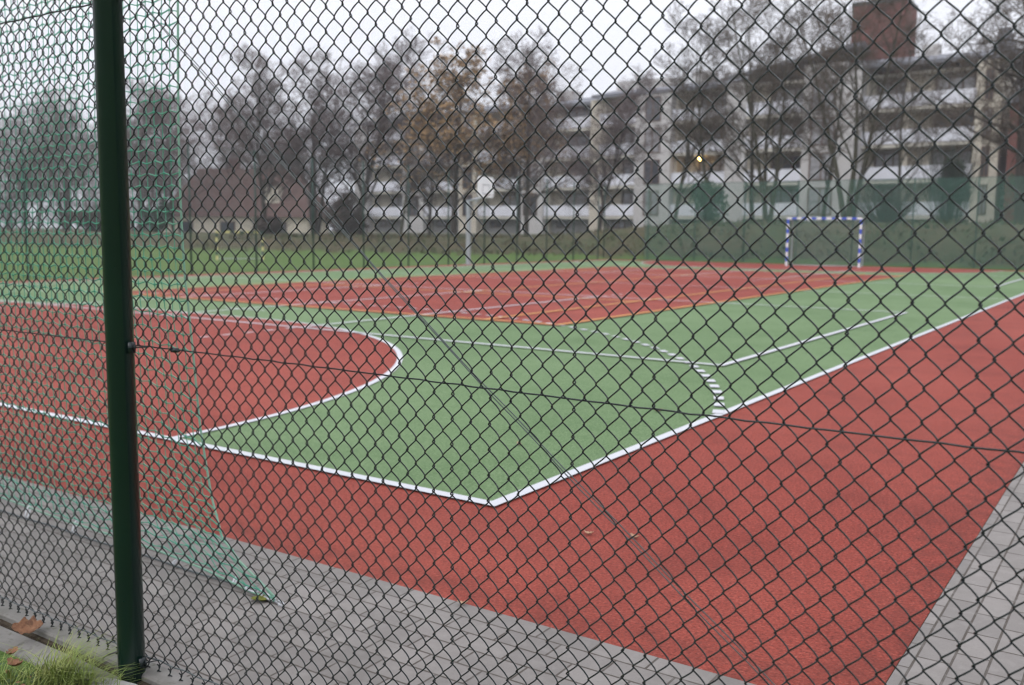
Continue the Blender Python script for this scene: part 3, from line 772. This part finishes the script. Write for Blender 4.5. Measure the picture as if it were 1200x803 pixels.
# ------------------------------------------------------------------ trees
M['bark'] = mat('grey_brown_bark', (.060, .048, .040), .95, .15, noise=[(4, .6, (.095, .08, .065), (.4, .7)), (20, .5, (.03, .025, .02), (.5, .8))])
M['barkg'] = mat('mossy_bark', (.065, .058, .038), .95, .15, noise=[(3, .7, (.06, .065, .03), (.4, .7)), (20, .5, (.03, .027, .02), (.5, .8))])
M['twig'] = mat('purple_brown_twigs', (.145, .110, .104), .95, .1, noise=[(.7, .6, (.18, .142, .135), (.4, .7))])
M['twigb'] = mat('brown_twigs', (.11, .086, .064), .95, .1, noise=[(.7, .6, (.08, .062, .046), (.4, .7))])
M['rust'] = mat('rust_leaves', (.34, .215, .10), .8, .2, noise=[(1.5, .7, (.26, .145, .06), (.4, .65)), (5, .5, (.44, .30, .14), (.5, .75))])
M['needle'] = mat('dark_evergreen', (.035, .055, .035), .8, .2, noise=[(1.5, .7, (.04, .062, .032), (.4, .65)), (6, .5, (.014, .03, .018), (.5, .75))])
M['shrubg'] = mat('green_shrub_leaves', (.045, .085, .045), .8, .2, noise=[(1.5, .7, (.05, .09, .04), (.4, .65))])
M['drybush'] = mat('dry_shrub_leaves', (.085, .06, .05), .9, .15, noise=[(1.5, .7, (.05, .035, .03), (.4, .65)), (4, .5, (.10, .075, .05), (.5, .75))])

def rv(r): return Vector((r.gauss(0, 1), r.gauss(0, 1), r.gauss(0, 1)))
def grow(seed, H, style):
    """a bare tree: returns mesh builders of wood (trunk and limbs) and of crown (branches, twigs, leaves)"""
    r = random.Random(seed); wood = MB(); crown = MB(); tips = []
    S = dict(stems=1, limbs=15, start=.22, ang=(35, 60), up=.10, lim=(.42, .22), sub=6, subsub=5, tw=4, r0=.20, lean=.06)
    S.update(style)
    def limb(p, d, L, rad, lev):
        n = (7, 5, 4, 3, 1)[lev]; pts = [p.copy()]; rr = [rad]
        q = p.copy(); dd = d.copy()
        for i in range(n):
            dd = (dd + rv(r) * (.05, .13, .17, .2, .22)[lev] + Vector((0, 0, S['up'] * (.2, .8, .7, .4, .1)[lev]))).normalized()
            q = q + dd * (L / n); pts.append(q.copy()); rr.append(max(rad * (1 - (i + 1) / n * (.86, .8, .75, .6, .3)[lev]), S.get('rmin', .0075)))
        mb = wood if lev <= 1 else crown
        mb.tube(pts, rr, (8, 5, 3, 3, 3)[lev], cap=False)
        if lev >= 4: tips.append((pts[-1], pts[1])); return
        k = (S['limbs'], S['sub'], S['subsub'], S['tw'])[lev]
        for c in range(k):
            t = (S['start'] + (1 - S['start']) * ((c + r.random()) / k)) if lev == 0 else .18 + .82 * ((c + r.random()) / k)
            f_ = t * n; i = min(int(f_), n - 1); a = pts[i].lerp(pts[i+1], f_ - i); base = (pts[i+1] - pts[i]).normalized()
            side = rv(r); side = (side - base * side.dot(base)).normalized()
            an = R(r.uniform(*S['ang'])) * (1.0 if lev else 1 - .35 * t)
            nd = (base * math.cos(an) + side * math.sin(an)).normalized()
            if lev == 0:
                LL = H * (S['lim'][0] * (1 - t) + S['lim'][1] * t) * r.uniform(.75, 1.15); rad2 = max(.02, rr[i] * .5)
            else:
                LL = L * (.55, .60, .56, .62)[lev] * r.uniform(.65, 1.15) * (1.1 - .4 * t); rad2 = max(.011, rr[i] * .58)
            limb(a, nd, LL, rad2, lev + 1)
    for s_ in range(S['stems']):
        az = r.uniform(0, 6.28) + s_ * 6.28 / S['stems']
        d = Vector((math.cos(az) * S['lean'], math.sin(az) * S['lean'], 1)).normalized()
        limb(Vector((math.cos(az) * .12 * (S['stems'] > 1), math.sin(az) * .12 * (S['stems'] > 1), -.3)), d, H * r.uniform(.9, 1.0), S['r0'], 0)
    lf = MB()
    for (tip, mid) in tips:
        for _ in range(S.get('leaves', 0)):
            if r.random() > S.get('leafp', 1): continue
            c = mid.lerp(tip, r.random()) + rv(r) * .06; u = rv(r).normalized(); v_ = u.orthogonal().normalized(); s = r.uniform(.05, .09)
            lf.poly([c + u * s, c + v_ * s * .7, c - u * s, c - v_ * s * .7])
    return wood, crown, lf
PROTO = {}
def proto(kind, seed, H, style, bark, twig, leafm=None):
    wood, crown, lf = grow(seed, H, style)
    root = bpy.data.objects.new('bare_tree' if leafm is None else 'leafy_tree', None)
    tr = wood.build('trunk', bark, root, True); cr = crown.build('crown', twig, root)
    lv = lf.build('leaves', leafm, cr) if leafm is not None else None
    for o_ in (tr, cr, lv):
        if o_: 
            for c in list(o_.users_collection): c.objects.unlink(o_)
    PROTO[kind] = (root, tr, cr, lv, H)
proto('round', 21, 12., dict(limbs=20, ang=(44, 72), lim=(.54, .24), r0=.17, up=.06, sub=8, subsub=6, tw=6, start=.18), M['bark'], M['twig'])
proto('oval', 33, 12., dict(limbs=24, ang=(32, 58), lim=(.42, .20), r0=.16, up=.08, start=.14, sub=8, subsub=6, tw=6), M['bark'], M['twig'])
proto('wide', 45, 12., dict(stems=3, limbs=11, ang=(40, 70), lim=(.46, .22), r0=.15, lean=.12, up=.06, sub=8, subsub=6, tw=6), M['bark'], M['twig'])
proto('thin', 57, 14., dict(limbs=16, ang=(26, 52), lim=(.34, .17), sub=6, subsub=6, tw=4, r0=.13, start=.20, up=.11), M['barkg'], M['twigb'])
proto('fork', 69, 14., dict(stems=3, limbs=11, ang=(26, 54), lim=(.40, .20), sub=6, subsub=6, tw=4, r0=.15, lean=.17, start=.22, up=.09), M['barkg'], M['twigb'])
proto('droop', 81, 15., dict(limbs=28, ang=(62, 98), lim=(.36, .15), sub=9, subsub=7, tw=5, r0=.22, start=.14, up=-.03, rmin=.0085), M['bark'], M['twigb'])
proto('rust', 93, 10.5, dict(limbs=20, ang=(40, 66), lim=(.50, .22), sub=7, subsub=5, tw=5, r0=.16, up=.08, leaves=4, leafp=.55), M['bark'], M['twigb'], M['rust'])
def tree(kind, label, x, y, top, rz=0., wx=1., name=None):
    root, tr, cr, lv, H = PROTO[kind]
    z = hgt(x, y); s = (top - z) / (H * 1.04)
    t = thing(name or root.name.split('.')[0], label, 'tree', (x, y, z), rz, 'trees behind the court')
    t.scale = (s * wx, s * wx, s)
    a = tr.copy(); COL.objects.link(a); a.parent = t
    c = cr.copy(); COL.objects.link(c); c.parent = t
    if lv: l_ = lv.copy(); COL.objects.link(l_); l_.parent = c
    return t
tree('round', 'distant bare tree at the far left edge, low broad crown', -92, 47.6, 11.2, 0.4, 1.35)
tree('oval', 'grey distant bare tree between the far left edge and the near fence post', -98, 54.0, 12.6, 3.4, 1.5)
tree('wide', 'bare tree left of the near fence post, seen through the net', -78, 45.2, 12.6, 1.1, 1.3)
tree('oval', 'bare tree just right of the near fence post, left of a taller pair', -68, 45.6, 12.2, 2.0, 1.35)
tree('round', 'bare tree behind the edge rope of the green net', -61.5, 44.0, 11.0, 2.9, 1.1)
tree('round', 'grey bare tree far behind the green net, between net rope and fence post', -80, 57.0, 13.2, 5.0, 1.4)
tree('wide', 'bare tree rising behind the tiled roof of the cream house', -67, 56.5, 13.4, .3, 1.3)
tree('oval', 'slender dark bare tree directly right of the tiled house roof ridge', -48.6, 41.8, 12.2, 1.5, 1.2)
tree('wide', 'dense bare tree between the slender dark tree and the tallest round one', -47.2, 45.2, 12.6, 4.0, 1.15)
tree('oval', 'tallest round bare tree of the left row, with a broad grey crown', -43.2, 45.4, 14.0, 3.9, 1.5)
tree('thin', 'pale distant bare tree in front of the left end of the flats', -52, 60, 11.4, 1.0, 1.6)
tree('oval', 'small brown bare tree before the flats, right of the tallest round tree', -41.5, 51.0, 10.2, 4.6, 1.2)
tree('rust', 'broad tree with rust coloured leaves left of the backboard', -34.4, 44.6, 11.6, .5, 1.4)
tree('rust', 'smaller rust leaved tree above the white backboard', -33.0, 49.8, 11.6, 2.6, .95)
tree('round', 'bare tree with thick leaning trunk right of the white backboard', -30.4, 46.8, 12.0, 5.1, 1.1)
tree('oval', 'brown bare tree hiding the flats left of the first clear balconies', -30.6, 56.5, 11.9, 3.3, 1.25)
tree('thin', 'thin bare tree in front of the lit balcony lamp', -23.8, 54.0, 14.6, .2, 1.3)
tree('thin', 'second thin bare tree right of the lit balcony lamp', -20.9, 53.6, 14.2, 2.5, 1.4)
tree('thin', 'tall thin bare tree behind the forked tree with low branches', -20.0, 58.5, 16.0, 4.2, 1.3)
tree('fork', 'forked bare tree standing left above the blue goal', -16.6, 51.4, 14.2, 1.9, 1.2)
tree('thin', 'thin bare tree left of the brick tower, over the blue goal', -15.6, 59.0, 15.4, 5.2, 1.25)
tree('fork', 'large bare tree with three stems below the red brick tower', -12.1, 52.0, 16.0, .6, 1.2)
tree('thin', 'slight bare tree in front of the right hand balconies', -11.2, 59.8, 14.0, 1.3, 1.2)
tree('droop', 'tall dark bare tree with drooping branches at the right edge', -3.55, 52.6, 20.0, .9, 1.05)

def far_wood():
    """the wood beyond the lawn that closes the view on the left: one continuous mass of bare crowns"""
    r = random.Random(12); V = []; Fq = []; base = 0; src = []
    for k in ('thin', 'oval'):
        for o_ in PROTO[k][1:3]:
            me = o_.data; v = np.empty(len(me.vertices) * 3, dtype=np.float32); me.vertices.foreach_get('co', v)
            f = np.array([p.vertices[:] for p in me.polygons if len(p.vertices) == 4], dtype=np.int64)
            if k == 'thin': src.append((v.reshape(-1, 3), f))
    for i in range(17):
        t = i / 16; x = -148 + 78 * t + r.uniform(-1.5, 1.5); y = 62 + 12 * t + r.uniform(-5, 5)
        sc_ = r.uniform(.66, .86); wx = r.uniform(1.7, 2.2); a = r.uniform(0, 6.28); ca, sa = math.cos(a), math.sin(a)
        for v, f in src:
            w_ = np.stack([(v[:, 0] * ca - v[:, 1] * sa) * sc_ * wx + x, (v[:, 0] * sa + v[:, 1] * ca) * sc_ * wx + y, v[:, 2] * sc_ + .8], -1)
            V.append(w_); Fq.append(f + base); base += len(w_)
    for i in range(12):                                            # undergrowth of the wood
        t = i / 11; x = -140 + 76 * t + r.uniform(-2, 2); y = 56 + 10 * t + r.uniform(-2, 2); sc_ = r.uniform(.24, .32); wx = r.uniform(5, 6.5)
        for v, f in src:
            w_ = np.stack([v[:, 0] * sc_ * wx + x, v[:, 1] * sc_ * wx + y, v[:, 2] * sc_ * 1.1 - .1], -1)
            V.append(w_); Fq.append(f + base); base += len(w_)
    o = mk('far_wood', np.concatenate(V), np.concatenate(Fq), M['twig'])
    tag(o, 'hazy grey brown wood of bare trees far beyond the left lawn', 'wood', kind='stuff')
far_wood()

def leafy(name, label, cat, x, y, rx, ry, h_, n, size, m, seed, lumps=9, group='shrubs along the bank', conic=False, bare=0):
    r = random.Random(seed); z = hgt(x, y)
    t = thing(name, label, cat, (x, y, z), 0, group)
    b = MB(); b.tube([(0, 0, -.2), (.03, .02, h_ * .4), (0, .05, h_ * .8)], [.09, .06, .02], 6)
    for k in range(6):
        a = r.uniform(0, 6.28); b.tube([(0, 0, .05), (math.cos(a) * rx * .35, math.sin(a) * ry * .35, h_ * .45), (math.cos(a) * rx * .7, math.sin(a) * ry * .7, h_ * .75)], [.05, .03, .01], 5)
    b.build('trunk', M['bark'], t, True)
    L = []
    for k in range(lumps):
        zz = r.uniform(.18, .85); w_ = (1.05 - zz) if conic else math.sqrt(max(.1, 1 - (zz - .4) ** 2 * 1.8)); a = r.uniform(0, 6.28); q = math.sqrt(r.random()) * .6 * w_
        L.append((math.cos(a) * q * rx, math.sin(a) * q * ry, zz * h_, r.uniform(.28, .45) * w_))
    c = MB()
    for _ in range(n):
        lx, ly, lz, lr = r.choice(L); d = rv(r).normalized() * (r.random() ** .45) * lr
        p = Vector((lx + d.x * rx * 1.2, ly + d.y * ry * 1.2, max(.05, lz + d.z * h_ * .7)))
        u = rv(r).normalized(); v_ = u.orthogonal().normalized(); s = size * r.uniform(.6, 1.3)
        c.poly([p + u * s, p + v_ * s * .6, p - u * s, p - v_ * s * .6])
    for _ in range(bare):
        a = r.uniform(0, 6.28); q = r.random(); p0 = Vector((math.cos(a) * rx * .3 * q, math.sin(a) * ry * .3 * q, 0)); p1 = Vector((math.cos(a) * rx * q * 1.1 + r.gauss(0, .2), math.sin(a) * ry * q * 1.1, h_ * r.uniform(.5, 1.05)))
        c.tube([p0, p0.lerp(p1, .5) + rv(r) * .1, p1], [.014, .01, .006], 3, cap=False)
    c.build('crown', m, t)
    return t
leafy('evergreen_shrub', 'dark evergreen shrub behind the windbreak net, left of the goal', 'shrub', -20.4, 51.2, 1.6, 1.3, 2.9, 1700, .10, M['shrubg'], 1)
leafy('conifer', 'dark conifer in front of the right hand balconies', 'tree', -8.6, 61.6, 2.2, 1.8, 5.4, 2300, .11, M['needle'], 2, 14, 'trees behind the court', True, 250)
leafy('hedge', 'dense green hedge below the brick house at the right edge', 'hedge', -4.4, 69.5, 2.9, 1.2, 3.9, 3000, .10, M['shrubg'], 3, 16)
leafy('bare_shrub', 'bare brown shrub right of the blue goal behind the net', 'shrub', -11.4, 57.5, 2.2, 1.4, 2.6, 500, .06, M['drybush'], 4, 8, bare=420)
leafy('dry_shrub', 'dark brown shrub behind the right post of the yellow goal', 'shrub', -46.6, 40.4, 1.6, 1.2, 1.2, 1300, .10, M['drybush'], 6, bare=250)
leafy('dry_shrub', 'tall dark shrub at the foot of the tallest round tree', 'shrub', -42.4, 43.2, 2.2, 1.4, 3.0, 2800, .10, M['drybush'], 7, bare=300)
leafy('dry_shrub', 'dark shrub seen through the net left of the fence post', 'shrub', -66.0, 40.4, 3.2, 1.6, 2.2, 2600, .11, M['drybush'], 8, bare=250)
leafy('evergreen_shrub', 'dark green shrub behind the lower part of the green net', 'shrub', -59.5, 41.0, 2.4, 1.4, 2.3, 2600, .10, M['needle'], 9)

# ------------------------------------------------------------------ damp air
hz = MB(); hz.box(-1200, 1200, -400, 1200, -1.2, 60)
hm = bpy.data.materials.new('damp_air'); hm.use_nodes = True; nt = hm.node_tree
nt.nodes.remove(nt.nodes['Principled BSDF'])
pv = nt.nodes.new('ShaderNodeVolumePrincipled'); pv.inputs['Density'].default_value = HAZE; pv.inputs['Color'].default_value = (.93, .94, .97, 1); pv.inputs['Anisotropy'].default_value = .2
nt.links.new(pv.outputs['Volume'], nt.nodes['Material Output'].inputs['Volume'])
tag(hz.build('haze', hm), kind='stuff')

# ------------------------------------------------------------------ sky, light, camera
wd = bpy.data.worlds.new('World'); sc.world = wd; wd.use_nodes = True
nt = wd.node_tree; bg = nt.nodes['Background']
SUN_EL, SUN_AZ = R(42), R(200)
sky = nt.nodes.new('ShaderNodeTexSky'); sky.sky_type = 'NISHITA'; sky.sun_disc = False; sky.sun_elevation = SUN_EL; sky.sun_rotation = SUN_AZ
hs_ = nt.nodes.new('ShaderNodeHueSaturation'); hs_.inputs['Saturation'].default_value = .25; nt.links.new(sky.outputs['Color'], hs_.inputs['Color'])
tc = nt.nodes.new('ShaderNodeTexCoord'); sp = nt.nodes.new('ShaderNodeSeparateXYZ'); nt.links.new(tc.outputs['Generated'], sp.inputs['Vector'])
mr = nt.nodes.new('ShaderNodeMapRange'); mr.inputs['From Min'].default_value = 0; mr.inputs['From Max'].default_value = 1; mr.inputs['To Min'].default_value = 5.15; mr.inputs['To Max'].default_value = 13.2
nt.links.new(sp.outputs['Z'], mr.inputs['Value'])
ns = nt.nodes.new('ShaderNodeTexNoise'); ns.inputs['Scale'].default_value = 2.2; ns.inputs['Detail'].default_value = 4; nt.links.new(tc.outputs['Generated'], ns.inputs['Vector'])
n2 = nt.nodes.new('ShaderNodeMapRange'); n2.inputs['From Min'].default_value = .3; n2.inputs['From Max'].default_value = .7; n2.inputs['To Min'].default_value = .93; n2.inputs['To Max'].default_value = 1.05; nt.links.new(ns.outputs['Fac'], n2.inputs['Value'])
mu = nt.nodes.new('ShaderNodeMath'); mu.operation = 'MULTIPLY'; nt.links.new(mr.outputs['Result'], mu.inputs[0]); nt.links.new(n2.outputs['Result'], mu.inputs[1])
vm = nt.nodes.new('ShaderNodeVectorMath'); vm.operation = 'SCALE'; vm.inputs[0].default_value = (.90, .917, 1.0); nt.links.new(mu.outputs[0], vm.inputs['Scale'])
mx = nt.nodes.new('ShaderNodeMix'); mx.data_type = 'RGBA'; mx.inputs['Factor'].default_value = .08
nt.links.new(vm.outputs['Vector'], mx.inputs['A']); nt.links.new(hs_.outputs['Color'], mx.inputs['B'])
nt.links.new(mx.outputs['Result'], bg.inputs['Color']); bg.inputs['Strength'].default_value = .12

sl = bpy.data.lights.new('sun', 'SUN'); sl.energy = .5; sl.angle = R(35); sl.color = (1, .97, .93)
so = bpy.data.objects.new('sun', sl); COL.objects.link(so)
dv = Vector((math.sin(SUN_AZ) * math.cos(SUN_EL), math.cos(SUN_AZ) * math.cos(SUN_EL), math.sin(SUN_EL)))
so.rotation_euler = dv.to_track_quat('Z', 'Y').to_euler(); so.location = (0, -5, 30)

cd = bpy.data.cameras.new('camera'); cam = bpy.data.objects.new('camera', cd); COL.objects.link(cam)
rx_, ry_, rz_ = (.82906397, .55906127, .01016986), (.07229635, -.08914166, -.99339167), (-.55446025, .82432048, -.11432223)
mw = Matrix(((rx_[0], -ry_[0], -rz_[0], 2.6223), (rx_[1], -ry_[1], -rz_[1], -3.7485), (rx_[2], -ry_[2], -rz_[2], 1.333), (0, 0, 0, 1)))
cam.matrix_world = mw
cd.sensor_fit = 'HORIZONTAL'; cd.sensor_width = 36; cd.lens = 33.706; cd.clip_start = .05; cd.clip_end = 3000
cd.dof.use_dof = True; cd.dof.focus_distance = 2.5; cd.dof.aperture_fstop = 4.3
sc.camera = cam

sc.render.engine = 'CYCLES'
sc.cycles.filter_width = 1.25; sc.cycles.max_bounces = 5; sc.cycles.diffuse_bounces = 3; sc.cycles.glossy_bounces = 2; sc.cycles.transparent_max_bounces = 8
sc.cycles.use_denoising = True; sc.cycles.denoiser = 'OPENIMAGEDENOISE'; sc.cycles.denoising_input_passes = 'RGB_ALBEDO_NORMAL'
sc.view_settings.view_transform = 'Standard'; sc.view_settings.look = 'None'; sc.view_settings.gamma = 1; sc.view_settings.exposure = 0.57
sc.view_settings.use_curve_mapping = False
